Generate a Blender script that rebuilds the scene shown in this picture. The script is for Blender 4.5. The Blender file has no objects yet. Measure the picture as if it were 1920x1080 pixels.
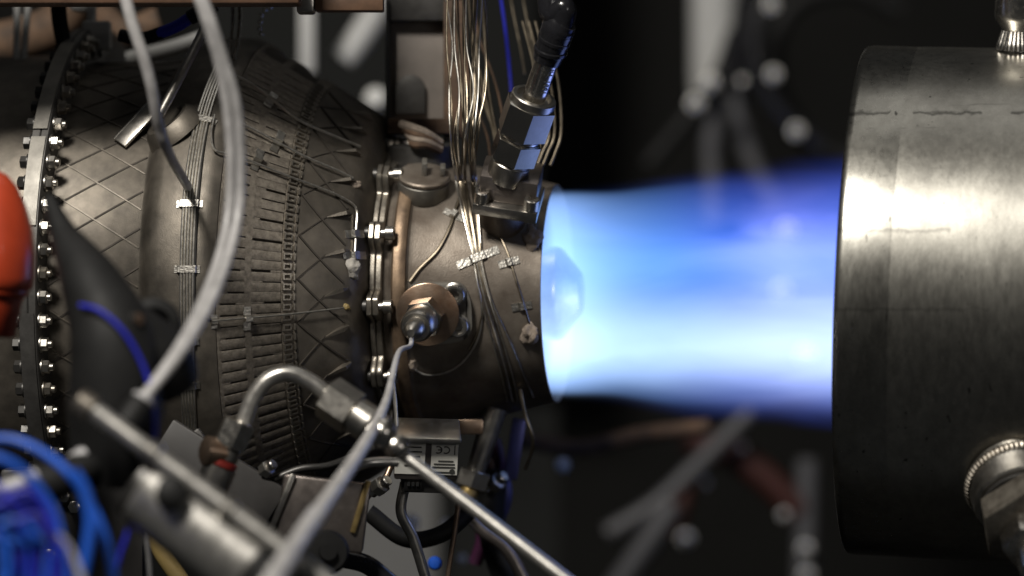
import bpy, bmesh, math, random
from mathutils import Vector, Matrix, noise as mnoise
R = math.radians
rnd = random.Random(7)
sc = bpy.context.scene

# ------------------------------------------------------------------ scale, camera
S = 0.0005            # one unit of the working drawing is half a millimetre
D = 9400.0            # camera distance from the engine axis, in drawing units
cam_d = bpy.data.cameras.new('camera'); cam = bpy.data.objects.new('camera', cam_d)
sc.collection.objects.link(cam)
cam.location = (0, -D*S, 0); cam.rotation_euler = (R(90), 0, 0)
cam_d.sensor_width = 36; cam_d.lens = 36*D/1920
cam_d.clip_start = 0.05; cam_d.clip_end = 60
cam_d.dof.use_dof = True
cam_d.dof.focus_distance = (D-320)*S
cam_d.dof.aperture_fstop = (cam_d.lens/1000)/(205*S)
sc.camera = cam

# ------------------------------------------------------------------ world, lamps, exposure
w = bpy.data.worlds.new('World'); sc.world = w; w.use_nodes = True
w.node_tree.nodes['Background'].inputs[0].default_value = (0.9, 0.95, 1.0, 1)
w.node_tree.nodes['Background'].inputs[1].default_value = 0.017

def area(name, az, el, dist, size, energy, col, target=(-150, -250, 0), size_y=None):
    l = bpy.data.lights.new(name, 'AREA'); o = bpy.data.objects.new(name, l); sc.collection.objects.link(o)
    l.size = size; l.energy = energy; l.color = col
    if size_y: l.shape = 'RECTANGLE'; l.size_y = size_y
    d = Vector((math.sin(R(az))*math.cos(R(el)), -math.cos(R(az))*math.cos(R(el)), math.sin(R(el))))
    t = Vector(target)*S
    o.location = t + d*dist
    o.rotation_euler = (-d).to_track_quat('-Z', 'Y').to_euler()
    return o
area('lamp_key', -24, 42, 3.2, 0.52, 135, (1.0, 0.95, 0.87))
area('added_fill_side', 34, 8, 4.0, 0.7, 9, (1.0, 0.95, 0.9))  # added fill that lightens the lower nozzle, no known source
area('added_fill_overhead', 10, 80, 2.6, 1.2, 3.5, (1.0, 0.97, 0.92), target=(300, 900, 0))  # added soft fill from above, no known source
sc.view_settings.view_transform = 'Standard'; sc.view_settings.look = 'None'
sc.view_settings.gamma = 1; sc.view_settings.exposure = 0; sc.view_settings.use_curve_mapping = False
sc.render.engine = 'CYCLES'
sc.cycles.use_denoising = True
sc.cycles.volume_step_rate = 0.35
sc.cycles.max_bounces = 8; sc.cycles.sample_clamp_indirect = 4.0

# ------------------------------------------------------------------ frames
TH = R(9.4); C_, S_ = math.cos(TH), math.sin(TH)
AX = Vector((C_, -S_, 0)); O0 = Vector((85, 0, -10))
def EV(lx, ly, lz): return O0 + Vector((lx*C_ + ly*S_, -lx*S_ + ly*C_, lz))
def E(lx, r, phi):  return EV(lx, -r*math.cos(phi), r*math.sin(phi))     # phi 0 faces the camera, 90 deg is up
def NR(phi):        return Vector((-math.cos(phi)*S_, -math.cos(phi)*C_, math.sin(phi)))
def TG(phi):        return Vector((math.sin(phi)*S_, math.sin(phi)*C_, math.cos(phi)))
def P(px, py, y):   k = (D+y)/D; return Vector(((px-960)*k, y, (540-py)*k))
PROF = [(-1160,452),(-906,452),(-905,440),(-872,440),(-700,440),(-692,444),(-686,454),(-680,464),(-670,472),(-655,477),(-625,482),
        (-590,483),(-572,481),(-560,477),(-550,471),(-420,390),(-405,380),(-345,344),(-335,337),(-326,327),(-318,308),(-312,285),(-308,262),
        (-285,250),(-276,247),(-270,250),(-266,258),(-260,262),(-250,263),(-243,260),(-238,252),(-230,249),(-160,240),(-90,226),(-20,209),(0,205)]
def prof(x):
    if x <= PROF[0][0]: return PROF[0][1]
    for (a, ra), (b, rb) in zip(PROF, PROF[1:]):
        if x <= b: return ra + (rb-ra)*(x-a)/(b-a)
    return -1
def slope(x): return (prof(min(x+3, 0))-prof(x-3))/6
def to_local(p):
    q = p - O0
    lx = q.x*C_ - q.y*S_; ly = q.x*S_ + q.y*C_
    return lx, math.hypot(ly, q.z), math.atan2(q.z, -ly)
def surf(px, py, off=0.0):
    """the point of the engine's skin (plus off) that lies along this line of sight, with its normal"""
    cam_p = Vector((0, -D, 0)); d = (P(px, py, 0)-cam_p)/D
    f = lambda t: (lambda l: l[1]-prof(l[0])-off)(to_local(cam_p + d*t))
    t = D-560.0
    while f(t) > 0 and t < D+400: t += 6
    a, b = t-6, t
    for _ in range(16):
        m = (a+b)/2
        if f(m) > 0: a = m
        else: b = m
    p = cam_p + d*b
    lx, r, ph = to_local(p)
    n = (NR(ph) - AX*slope(lx)).normalized()
    return p, n
def SP(pts, off): return [surf(x, y, off)[0] for x, y in pts]

# ------------------------------------------------------------------ geometry collector
def basis(n, hint=Vector((0, 0, 1))):
    n = n.normalized()
    if abs(n.dot(hint)) > 0.97: hint = Vector((1, 0, 0))
    u = hint.cross(n).normalized(); v = n.cross(u)
    return u, v, n
def catmull(pts, k=7):
    if len(pts) < 3: return list(pts)
    q = [pts[0]*2-pts[1]] + list(pts) + [pts[-1]*2-pts[-2]]
    out = []
    for i in range(1, len(q)-2):
        a, b, c, d = q[i-1:i+3]
        for j in range(k):
            t = j/k
            out.append(0.5*((2*b)+(c-a)*t+(2*a-5*b+4*c-d)*t*t+(3*b-a-3*c+d)*t**3))
    out.append(q[-2]); return out
class G:
    def __init__(s): s.v = []; s.f = []
    def add(s, vs, fs):
        b = len(s.v); s.v += [Vector(x) for x in vs]; s.f += [tuple(i+b for i in f) for f in fs]; return s
    def loft(s, rings, cap=True, close=True):
        n = len(rings[0]); b = len(s.v)
        for r_ in rings: s.v += [Vector(x) for x in r_]
        for i in range(len(rings)-1):
            for j in range(n if close else n-1):
                s.f.append((b+i*n+j, b+i*n+(j+1) % n, b+(i+1)*n+(j+1) % n, b+(i+1)*n+j))
        if cap:
            s.f.append(tuple(b+j for j in reversed(range(n))))
            s.f.append(tuple(b+(len(rings)-1)*n+j for j in range(n)))
        return s
    def stack(s, o, axis, prof, seg=32, cap=True, hint=Vector((0, 0, 1))):     # lathe about any axis: prof = [(t, r)]
        u, v, n = basis(axis, hint)
        return s.loft([[o+n*t+(u*math.cos(a)+v*math.sin(a))*max(r, .01) for a in (2*math.pi*j/seg for j in range(seg))] for t, r in prof], cap)
    def hexa(s, o, axis, t0, t1, r, ch=4, rot=0, hint=Vector((0, 0, 1))):      # chamfered hex nut
        u, v, n = basis(axis, hint); rings = []
        for t, c in ((t0, ch), (t0+ch*.6, 0), (t1-ch*.6, 0), (t1, ch)):
            rings.append([o+n*t+(u*math.cos(a)+v*math.sin(a))*(r-c) for a in (rot+math.pi/3*j for j in range(6))])
        return s.loft(rings)
    def tube(s, pts, r, seg=12, k=7, cap=True):
        c = catmull(pts, k); m = len(c)
        rr = (lambda t: r) if not isinstance(r, (list, tuple)) else (lambda t: r[min(int(t*(len(r)-1)), len(r)-2)] + (r[min(int(t*(len(r)-1)), len(r)-2)+1]-r[min(int(t*(len(r)-1)), len(r)-2)])*(t*(len(r)-1)-min(int(t*(len(r)-1)), len(r)-2)))
        rings = []; up = None
        for i, p in enumerate(c):
            d = (c[min(i+1, m-1)]-c[max(i-1, 0)]).normalized()
            if up is None: up = basis(d)[0]
            up = (up - d*up.dot(d)).normalized(); v = d.cross(up); R_ = rr(i/(m-1))
            rings.append([p+(up*math.cos(a)+v*math.sin(a))*R_ for a in (2*math.pi*j/seg for j in range(seg))])
        return s.loft(rings, cap)
    def box(s, c, ux, uy, uz, hx, hy, hz):
        vs = [c+ux*(a*hx)+uy*(b*hy)+uz*(d*hz) for a in (-1, 1) for b in (-1, 1) for d in (-1, 1)]
        return s.add(vs, [(0,1,3,2),(4,6,7,5),(0,4,5,1),(2,3,7,6),(0,2,6,4),(1,5,7,3)])
    def prism(s, o, u, v, n, poly, h):
        return s.loft([[o+u*x+v*y for x, y in poly], [o+u*x+v*y+n*h for x, y in poly]])
    def lathe(s, prof, seg=180, a0=0, a1=2*math.pi, close=True):
        n = seg if close else seg+1
        return s.loft([[E(x, r, a0+(a1-a0)*j/seg) for j in range(n)] for x, r in prof], cap=False, close=close)
X_, Y_, Z_ = Vector((1,0,0)), Vector((0,1,0)), Vector((0,0,1))
COL = sc.collection
def mesh_of(name, g, mat, org, bevel=0, smooth=35, bseg=2):
    me = bpy.data.meshes.new(name)
    me.from_pydata([((v-org)*S)[:] for v in g.v], [], g.f)
    bm = bmesh.new(); bm.from_mesh(me)
    bmesh.ops.recalc_face_normals(bm, faces=bm.faces)
    if bevel:
        es = [e for e in bm.edges if len(e.link_faces) == 2 and e.calc_face_angle(0) > R(40)]
        bmesh.ops.bevel(bm, geom=es, offset=bevel*S, segments=bseg, affect='EDGES', profile=0.5, clamp_overlap=True)
    bm.to_mesh(me); bm.free()
    me.materials.append(mat); me.shade_smooth(); me.set_sharp_from_angle(angle=R(smooth))
    return me
def tag(o, label, cat, group=None):
    o['label'] = label; o['category'] = cat
    if group: o['group'] = group
    return o
def thing(name, label, cat, org, group=None):
    o = bpy.data.objects.new(name, None); COL.objects.link(o); o.location = Vector(org)*S
    o.empty_display_size = 0.01; o['_org'] = list(org)
    return tag(o, label, cat, group)
def org_of(o):
    while o.parent: o = o.parent
    return Vector(o['_org'])
def part(name, g, mat, parent, bevel=0, smooth=35, bseg=2, label=None):
    me = mesh_of(name, g, mat, org_of(parent), bevel, smooth, bseg)
    o = bpy.data.objects.new(name, me); COL.objects.link(o); o.parent = parent
    if label: o['label'] = label
    return o
def single(name, g, mat, label, cat, group=None, bevel=0, smooth=35, org=None, kind=None):
    if org is None:
        org = sum(g.v, Vector())/len(g.v); org.z = min(v.z for v in g.v)
    o = bpy.data.objects.new(name, mesh_of(name, g, mat, org, bevel, smooth)); COL.objects.link(o); o.location = org*S
    o['_org'] = list(org)
    if kind: o['kind'] = kind
    if label: tag(o, label, cat, group)
    return o
def place(name, me, parent, pos, ux, uy, uz):                 # a copy of a shared mesh as a part
    o = bpy.data.objects.new(name, me); COL.objects.link(o); o.parent = parent
    m = Matrix((ux, uy, uz)).transposed().to_4x4(); m.translation = (pos-org_of(parent))*S
    o.matrix_local = m; return o
Z0 = Vector((0, 0, 0))

# ------------------------------------------------------------------ materials
def mat(name, col, rough=.5, metal=0.0, var=.25, nscale=60, bump=.0, bscale=900, rvar=.12, stretch=(1,1,1), col2=None, patch=0, coat=0, trans=0, ior=1.45, aniso=0, spec=.5, pscale=14):
    m = bpy.data.materials.new(name); m.use_nodes = True; nt = m.node_tree; N = nt.nodes; L = nt.links
    b = N['Principled BSDF']; tc = N.new('ShaderNodeTexCoord'); mp = N.new('ShaderNodeMapping')
    mp.inputs['Scale'].default_value = stretch; L.new(tc.outputs['Object'], mp.inputs[0])
    n1 = N.new('ShaderNodeTexNoise'); n1.inputs['Scale'].default_value = nscale; n1.inputs['Detail'].default_value = 6; n1.inputs['Roughness'].default_value = .65
    L.new(mp.outputs[0], n1.inputs[0])
    mx = N.new('ShaderNodeMix'); mx.data_type = 'RGBA'
    c = Vector(col); d = Vector(col2) if col2 else c*(1-var)
    mx.inputs[6].default_value = (*(c*(1+var*.5)), 1); mx.inputs[7].default_value = (*d, 1)
    rp = N.new('ShaderNodeValToRGB'); rp.color_ramp.elements[0].position = .34; rp.color_ramp.elements[1].position = .68
    L.new(n1.outputs[0], rp.inputs[0]); L.new(rp.outputs[0], mx.inputs[0])
    out = mx.outputs[2]
    if patch:
        n3 = N.new('ShaderNodeTexNoise'); n3.inputs['Scale'].default_value = pscale; n3.inputs['Detail'].default_value = 4
        L.new(mp.outputs[0], n3.inputs[0])
        r3 = N.new('ShaderNodeValToRGB'); r3.color_ramp.elements[0].position = .38; r3.color_ramp.elements[1].position = .62
        r3.color_ramp.elements[0].color = (1-patch, 1-patch, 1-patch, 1); r3.color_ramp.elements[1].color = (1, 1, 1, 1)
        L.new(n3.outputs[0], r3.inputs[0])
        m2 = N.new('ShaderNodeMix'); m2.data_type = 'RGBA'; m2.blend_type = 'MULTIPLY'; m2.inputs[0].default_value = 1
        L.new(out, m2.inputs[6]); L.new(r3.outputs[0], m2.inputs[7]); out = m2.outputs[2]
    L.new(out, b.inputs['Base Color'])
    mr = N.new('ShaderNodeMapRange'); mr.inputs[3].default_value = max(rough-rvar, .03); mr.inputs[4].default_value = min(rough+rvar, 1)
    n2 = N.new('ShaderNodeTexNoise'); n2.inputs['Scale'].default_value = nscale*2.3; n2.inputs['Detail'].default_value = 5
    L.new(mp.outputs[0], n2.inputs[0]); L.new(n2.outputs[0], mr.inputs[0]); L.new(mr.outputs[0], b.inputs['Roughness'])
    b.inputs['Metallic'].default_value = metal; b.inputs['IOR'].default_value = ior
    b.inputs['Coat Weight'].default_value = coat; b.inputs['Transmission Weight'].default_value = trans
    b.inputs['Anisotropic'].default_value = aniso; b.inputs['Specular IOR Level'].default_value = spec
    if bump:
        nb = N.new('ShaderNodeTexNoise'); nb.inputs['Scale'].default_value = bscale; nb.inputs['Detail'].default_value = 3
        L.new(mp.outputs[0], nb.inputs[0])
        bp = N.new('ShaderNodeBump'); bp.inputs['Strength'].default_value = bump; bp.inputs['Distance'].default_value = 0.0006
        L.new(nb.outputs[0], bp.inputs['Height']); L.new(bp.outputs[0], b.inputs['Normal'])
    return m
M = {}
M['casing']  = mat('printed_alloy', (.172,.152,.126), .46, .75, .25, 40, .35, 1400, col2=(.105,.094,.080), patch=.4)
M['comb']    = mat('printed_alloy_grained', (.215,.19,.158), .55, .70, .3, 220, .95, 1300, col2=(.115,.10,.083), patch=.3)
M['shade_alloy']  = mat('shade_dark_alloy', (.05,.043,.036), .7, .5, .3, 60)  # shade painted as a darker alloy, for ridges and slit floor
M['nozzle']  = mat('heat_tinted_alloy', (.235,.205,.172), .46, .7, .3, 30, .35, 900, col2=(.15,.122,.098), patch=.35)
M['bronze']  = mat('heat_browned_alloy', (.23,.165,.11), .48, .75, .3, 50, .3, 900, col2=(.12,.085,.06))
M['greyplate'] = mat('grey_alloy', (.20,.19,.17), .5, .7, .25, 50, .2, 900)
M['flange']  = mat('flange_steel', (.30,.275,.235), .36, .9, .3, 70, .2, 700, col2=(.17,.15,.125))
M['darkflange'] = mat('dark_flange_steel', (.075,.072,.068), .5, .6, .3, 60, .2, 600)
M['steel']   = mat('bright_steel', (.62,.59,.54), .24, 1.0, .15, 90, .08, 500)
M['satin']   = mat('satin_steel', (.42,.40,.365), .34, 1.0, .2, 70, .12, 700)
M['brass']   = mat('dull_brass', (.33,.24,.10), .45, .8, .3, 70)
M['darkbolt']= mat('black_oxide', (.06,.058,.055), .4, .7, .2, 80)
M['black']   = mat('black_rubber', (.010,.010,.010), .6, 0, .3, 30, .12, 300, spec=.22)
M['gloss']   = mat('black_shrink', (.012,.012,.014), .2, 0, .3, 60, .5, 160)
M['hose']    = mat('milky_hose', (.44,.43,.425), .36, 0, .3, 60, .1, 300, trans=.25)
M['hose_in'] = mat('grey_hose', (.33,.325,.33), .42, 0, .15, 30)
M['blue']    = mat('blue_hose', (.012,.085,.48), .42, 0, .3, 30, coat=.1)
M['deepblue']= mat('deep_blue_cable', (.012,.016,.34), .42, 0, .2, 200, .4, 1800)
M['red']     = mat('red_plastic', (.33,.040,.014), .36, 0, .25, 14, .08, 120, coat=.2)
M['redband'] = mat('red_band', (.20,.02,.015), .4)
M['wire']    = mat('wire_sheath', (.68,.65,.59), .34, 1.0, .2, 200)
M['goldwire']= mat('wire_sheath_dull', (.26,.22,.165), .36, 1.0, .4, 60)
M['cement']  = mat('ceramic_cement', (.33,.31,.28), .9, 0, .3, 120, 1.0, 500)
M['ccement'] = mat('brown_cement', (.25,.205,.165), .9, 0, .35, 120, 1.0, 500)
M['disc']    = mat('heat_blued_disc', (.33,.25,.19), .34, .95, .3, 35, .15, 900, col2=(.22,.13,.08))
M['rust']    = mat('rusty_steel', (.10,.06,.036), .8, .2, .5, 45, .6, 200, col2=(.035,.026,.02))
M['brownbeam'] = mat('brown_beam', (.10,.055,.032), .6, .1, .4, 30, .3, 200)
M['plate']   = mat('mount_plate', (.21,.185,.165), .5, .2, .2, 20, .1, 300)
M['paint']   = mat('grey_paint', (.42,.42,.41), .45, 0, .06, 10)
M['white']   = mat('white_plastic', (.62,.62,.60), .4, 0, .06, 10)
M['wall']    = mat('dark_wall', (.011,.011,.0105), .9, 0, .25, 3, spec=.08)
M['panel']   = mat('grey_panel', (.14,.14,.138), .7, 0, .08, 3)
M['labelw']  = mat('label_paper', (.62,.61,.56), .5, 0, .05, 40)
M['ink']     = mat('label_ink', (.05,.05,.045), .6)
M['boxgrey'] = mat('sensor_case', (.20,.175,.16), .33, .8, .2, 60, .15, 700)
M['darkbox'] = mat('dark_plastic', (.035,.033,.032), .5, 0, .2, 30)
M['rubred']  = mat('red_brown_hose', (.04,.011,.008), .5, 0, .2, 20)
M['purple']  = mat('violet_anodised', (.09,.09,.22), .4, .6, .2, 30)
M['magenta'] = mat('magenta_sleeve', (.04,.008,.03), .5, 0, .2, 30)
M['yellow']  = mat('yellow_sleeve', (.22,.16,.06), .5, 0, .2, 30)

def foil():
    m = mat('spot_welded_foil', (.46,.44,.40), .38, 1.0, .2, 200)
    nt = m.node_tree; N = nt.nodes; L = nt.links; b = N['Principled BSDF']
    tc = N.new('ShaderNodeTexCoord'); v = N.new('ShaderNodeTexVoronoi'); v.inputs['Scale'].default_value = 420
    L.new(tc.outputs['Object'], v.inputs[0]); bp = N.new('ShaderNodeBump'); bp.inputs['Strength'].default_value = .5; bp.inputs['Distance'].default_value = .0005
    L.new(v.outputs[0], bp.inputs['Height']); L.new(bp.outputs[0], b.inputs['Normal']); return m
M['foil'] = foil()

def duct_mat(nm, rg):
    m = mat(nm, (.385,.374,.338), rg, 1.0, .22, 30, 0, rvar=.06, stretch=(3, 3, 1), col2=(.33,.32,.288), patch=.22, pscale=6)
    nt = m.node_tree; N = nt.nodes; L = nt.links; b = N['Principled BSDF']
    base = b.inputs['Base Color'].links[0].from_socket
    tc = N.new('ShaderNodeTexCoord')
    def ramp(src, p0, p1, c0, c1):
        r = N.new('ShaderNodeValToRGB'); r.color_ramp.elements[0].position = p0; r.color_ramp.elements[1].position = p1
        r.color_ramp.elements[0].color = (c0, c0, c0, 1); r.color_ramp.elements[1].color = (c1, c1, c1, 1); L.new(src, r.inputs[0]); return r.outputs[0]
    def mul(a, c):
        x = N.new('ShaderNodeMix'); x.data_type = 'RGBA'; x.blend_type = 'MULTIPLY'; x.inputs[0].default_value = 1; L.new(a, x.inputs[6]); L.new(c, x.inputs[7]); return x.outputs[2]
    def nz(scale, st, det=4):
        mp = N.new('ShaderNodeMapping'); mp.inputs['Scale'].default_value = st; L.new(tc.outputs['Object'], mp.inputs[0])
        n = N.new('ShaderNodeTexNoise'); n.inputs['Scale'].default_value = scale; n.inputs['Detail'].default_value = det; L.new(mp.outputs[0], n.inputs[0]); return n.outputs[0]
    out = mul(base, ramp(nz(160, (1, 1, .25), 2), .25, .30, .3, 1))          # pits
    out = mul(out, ramp(nz(60, (.25, 1, 3.2), 3), .23, .30, .55, 1))          # scuffs along the duct
    out = mul(out, ramp(nz(420, (4, 4, .12), 2), .3, .7, .72, 1.0))           # brushing
    sp = N.new('ShaderNodeSeparateXYZ'); L.new(tc.outputs['Object'], sp.inputs[0])
    def mth(op, a, c, d=None):
        n = N.new('ShaderNodeMath'); n.operation = op
        for i, x in enumerate((a, c, d)):
            if x is None: continue
            if isinstance(x, (int, float)): n.inputs[i].default_value = x
            else: L.new(x, n.inputs[i])
        return n.outputs[0]
    rag = nz(90, (1, 1, 1), 4)
    for z0, amp in ((.4075, .6), (.3015, .35), (.232, .25)):                  # old scrape lines running along the duct
        dz = mth('ABSOLUTE', mth('SUBTRACT', mth('ADD', sp.outputs[2], mth('MULTIPLY', rag, .010)), z0+.005), 0)
        k_ = mth('MULTIPLY', mth('SUBTRACT', 1, mth('MINIMUM', mth('DIVIDE', dz, .0022), 1)), mth('GREATER_THAN', nz(22, (1, 1, 1), 2), .47))
        out = mul(out, ramp(k_, 0, .8, 1, 1-amp))
    L.new(out, b.inputs['Base Color'])
    bp = N.new('ShaderNodeBump'); bp.inputs['Strength'].default_value = .10; bp.inputs['Distance'].default_value = .0004
    L.new(nz(300, (3, 3, .1), 2), bp.inputs['Height']); L.new(bp.outputs[0], b.inputs['Normal'])
    return m
M['duct'] = duct_mat('brushed_duct_steel', .335); M['ductlip'] = duct_mat('polished_duct_lip', .29)
M['pale'] = mat('polished_pale_steel', (.60,.58,.54), .32, .9, .2, 60, .05, 400)
M['nutsteel'] = mat('ground_nut_steel', (.50,.48,.44), .24, 1.0, .12, 90, .06, 900, rvar=.04)
M['darkpanel'] = mat('dark_grey_panel', (.016,.0165,.016), .9, 0, .1, 3, spec=.1)
M['dimgrey'] = mat('dim_grey_tube', (.065,.065,.07), .5, 0, .1, 20)

# ================================================================== SETTING
def setting(name, g, m, bevel=0): return single(name, g, m, None, None, kind='structure', bevel=bevel)
setting('wall_back', G().box(Vector((600, 4200, 0)), X_, Y_, Z_, 5000, 40, 2600), M['wall'])
setting('floor', G().box(Vector((600, 1800, -1900)), X_, Y_, Z_, 5000, 2360, 30), M['wall'])

# ================================================================== ENGINE
eng = thing('jet_engine', 'brown grey small jet engine covered in bolts and thermocouple wires, flame leaving its nozzle', 'jet engine', E(-450, 0, 0)-Vector((0, 0, 520)))
def seg(a, b): return [p for p in PROF if a <= p[0] <= b]
part('front_casing', G().lathe([(-1160,400),(-1160,452),(-906,452),(-905.5,430)]), M['casing'], eng)
cc = part('combustor_casing', G().lathe([(-871,380)] + seg(-872, -551) + [(-550,471),(-549,440)]), M['casing'], eng)
cone = part('turbine_cone', G().lathe([(-549.5,440),(-549,461),(-421,381),(-420,390),(-405,380)] + seg(-400, -309) + [(-308,262),(-307.8,200)]), M['casing'], eng)
noz = part('nozzle', G().lathe([(-284.8,200)] + [(-285,250)] + seg(-284, -1) + [(0,205),(1,203.5),(0.5,199),(-20,201),(-200,222),(-270,150),(-270,40)]), M['nozzle'], eng)
part('heat_browned_ridge', G().lathe([(-269,247),(-268,262),(-264,266.5),(-256,267.5),(-247,266),(-242,262),(-240,247)]), M['bronze'], noz)
part('exhaust_cone', G().lathe([(-200,88),(2,88),(10,84),(44,42),(47,36),(48,1)], 48), M['pale'], eng)

# big bolted flange: two plates, rows of bolts both sides
fl = part('casing_flange', G().lathe([(-906,440),(-905,505),(-903,508),(-890,508),(-888,506)]), M['darkflange'], eng)
part('casing_flange', G().lathe([(-887.5,506),(-886,508),(-874,508),(-872,505),(-871,437)]), M['darkflange'], eng)
bm_nut = mesh_of('nut', G().hexa(Z0, X_, 0, 15, 12.5, 2.5).stack(Z0, X_, [(0,15.5),(2.5,15.5),(2.6,8)], 20).stack(Z0, X_, [(14,7),(21,7),(22,5.5)], 14), M['satin'], Z0)
bm_nut2 = bm_nut.copy(); bm_nut2.materials.clear(); bm_nut2.materials.append(M['flange'])
bm_head = mesh_of('bolt', G().hexa(Z0, X_, 0, 16, 12.5, 2.5).stack(Z0, X_, [(0,15.5),(2.5,15.5),(2.6,8)], 20), M['darkbolt'], Z0)
NB = 72
for k in range(NB):
    ph = R(-62) + 2*math.pi*k/NB + R(1.2)
    if not (R(-66) < ph < R(88)): continue
    n, t = NR(ph), TG(ph); a = rnd.uniform(0, 1)
    n2, t2 = n*math.cos(a)+t*math.sin(a), t*math.cos(a)-n*math.sin(a)
    place('nut', bm_nut if rnd.random() < .6 else bm_nut2, fl, E(-870.8, 489, ph), AX, n2, AX.cross(n2))
    place('bolt', bm_head, fl, E(-906.2, 489, ph), -AX, n2, (-AX).cross(n2))
# a light strap lying over the flange rim, seen in two lengths
for a0, a1, mm in ((14, 34, 'greyplate'), (36, 66, 'greyplate'), (-62, -4, 'darkflange')):
    part('rim_strap', G().lathe([(-903,508.5),(-903,512),(-876,512),(-876,508.5)], 40, R(a0), R(a1), False), M[mm], fl)

# isogrid ridges on the combustor casing
def ridge(pts, wd, ht, name, m, parent):        # pts = [(lx, phi)]
    g = G(); rings = []
    for i, (lx, ph) in enumerate(pts):
        h = ht[i] if isinstance(ht, list) else ht; w_ = wd[i] if isinstance(wd, list) else wd
        a, b = pts[max(i-1, 0)], pts[min(i+1, len(pts)-1)]
        d = (E(b[0], prof(b[0]), b[1])-E(a[0], prof(a[0]), a[1])).normalized(); n = (NR(ph)-AX*slope(lx)).normalized(); sd = n.cross(d).normalized()
        o = E(lx, prof(lx), ph)
        rings.append([o-sd*w_*.5-n*2, o-sd*w_*.35+n*h, o+sd*w_*.35+n*h, o+sd*w_*.5-n*2])
    g.loft(rings); return part(name, g, m, parent)
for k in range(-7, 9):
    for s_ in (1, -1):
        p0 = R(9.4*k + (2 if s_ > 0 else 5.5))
        ridge([(-868+168*i/6, p0 + s_*0.62*(168*i/6)/440) for i in range(7)], 4.5 if s_ > 0 else 3, 1.6 if s_ > 0 else 2.0, 'grid_ridge', M['shade_alloy' if s_ > 0 else 'casing'], cc)  # rising ridges coloured dark in place of their cast shadow

# comb of printed ribs with slits between, then a row of cups
RP = 2.62
def patch(l0, l1, p0, p1, h, base, parent, name, m, nx=3):
    g = G(); rings = []
    for i in range(nx+1):
        lx = l0+(l1-l0)*i/nx; b = base(lx); e = 1.0
        rings.append([E(lx, b-3, p0), E(lx, b+h-.5, p0), E(lx, b+h, p0+e/460), E(lx, b+h, p1-e/460), E(lx, b+h-.5, p1), E(lx, b-3, p1)])
    g.loft(rings); return part(name, g, m, parent)
cb = lambda lx: 461 + (381-461)*(lx+549)/128
HC = 9.0
for l0, l1 in ((-549, -543), (-503, -492)):
    part('comb_land', G().lathe([(l0,cb(l0)-2),(l0+.1,cb(l0)+HC),(l1-.1,cb(l1)+HC),(l1,cb(l1)-2)], 240), M['comb'], cone)
for k in range(-23, 29):
    p = R(RP*k+.4); wdt = R(RP)
    for l0, l1, sh in ((-543, -503, 0), (-492, -444, rnd.uniform(-.25, .25))):
        gap = R(.34)+R(rnd.uniform(-.1, .12))
        patch(l0, l1, p+R(sh), p+R(sh)+wdt-gap, HC+rnd.uniform(-.35, .25), cb, cone, 'rib', M['comb'], 2)
        if rnd.random() < .75:                                   # metal left standing in part of the slit
            ln_ = (l1-l0)*rnd.uniform(.12, .45); s0 = l0 if rnd.random() < .4 else l1-ln_
            patch(s0, s0+ln_, p+R(sh)+wdt-gap-.002, p+R(sh)+wdt+.004, HC-rnd.uniform(.4, 1.5), cb, cone, 'slit_bridge', M['comb'], 1)
part('slit_floor', G().lathe([(-548.5,461.5),(-444,396)], 180), M['shade_alloy'], cone)  # dark floor colour paints the shade inside the slits
part('comb_land', G().lathe([(-443.5,394),(-443,404.2),(-421,390.6),(-420.5,381)], 180), M['comb'], cone)
cup = G()
for (x0, x1, y0, y1, h) in ((-9, -6, -6, 6, 6), (-6, 7, -6, -3.2, 5), (-6, 7, 3.2, 6, 5), (5, 8, -3.2, 3.2, 4), (12, 15, -6, 6, 4.5)):
    cup.box(Vector(((x0+x1)/2, (y0+y1)/2, h/2-1)), X_, Y_, Z_, (x1-x0)/2, (y1-y0)/2, h/2+1)
cup_me = mesh_of('cup', cup, M['flange'], Z0, 0)
sl = math.atan(80/128)
for k in range(-23, 29):
    p = R(RP*(k+.5)+.4); lx = -434
    n = (NR(p)*math.cos(sl)+AX*math.sin(sl)); ax = (AX*math.cos(sl)-NR(p)*math.sin(sl))
    place('cup', cup_me, cone, E(lx, 398.6, p), ax, TG(p), n)
# diamond ridges and gussets down the cone
for k in range(-5, 7):
    p0 = R(11.8*k+4)
    ridge([(-417+76*i/5, p0-R(12.5)*i/5) for i in range(6)], 4.5, 3.2, 'diamond_ridge', M['shade_alloy'], cone)  # ridge colour darkened so the lines read as shaded
    ridge([(-417+45*i/4, p0-R(11.8)+R(7.2)*i/4) for i in range(5)], 3, 2, 'diamond_ridge', M['shade_alloy'], cone)
    ridge([(-376+42*i/4, p0-R(5.2)+R(3.0)*i/4) for i in range(5)], [2, 5, 9, 10, 3], [1, 4, 8, 12, 6], 'gusset', M['casing'], cone)

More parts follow.
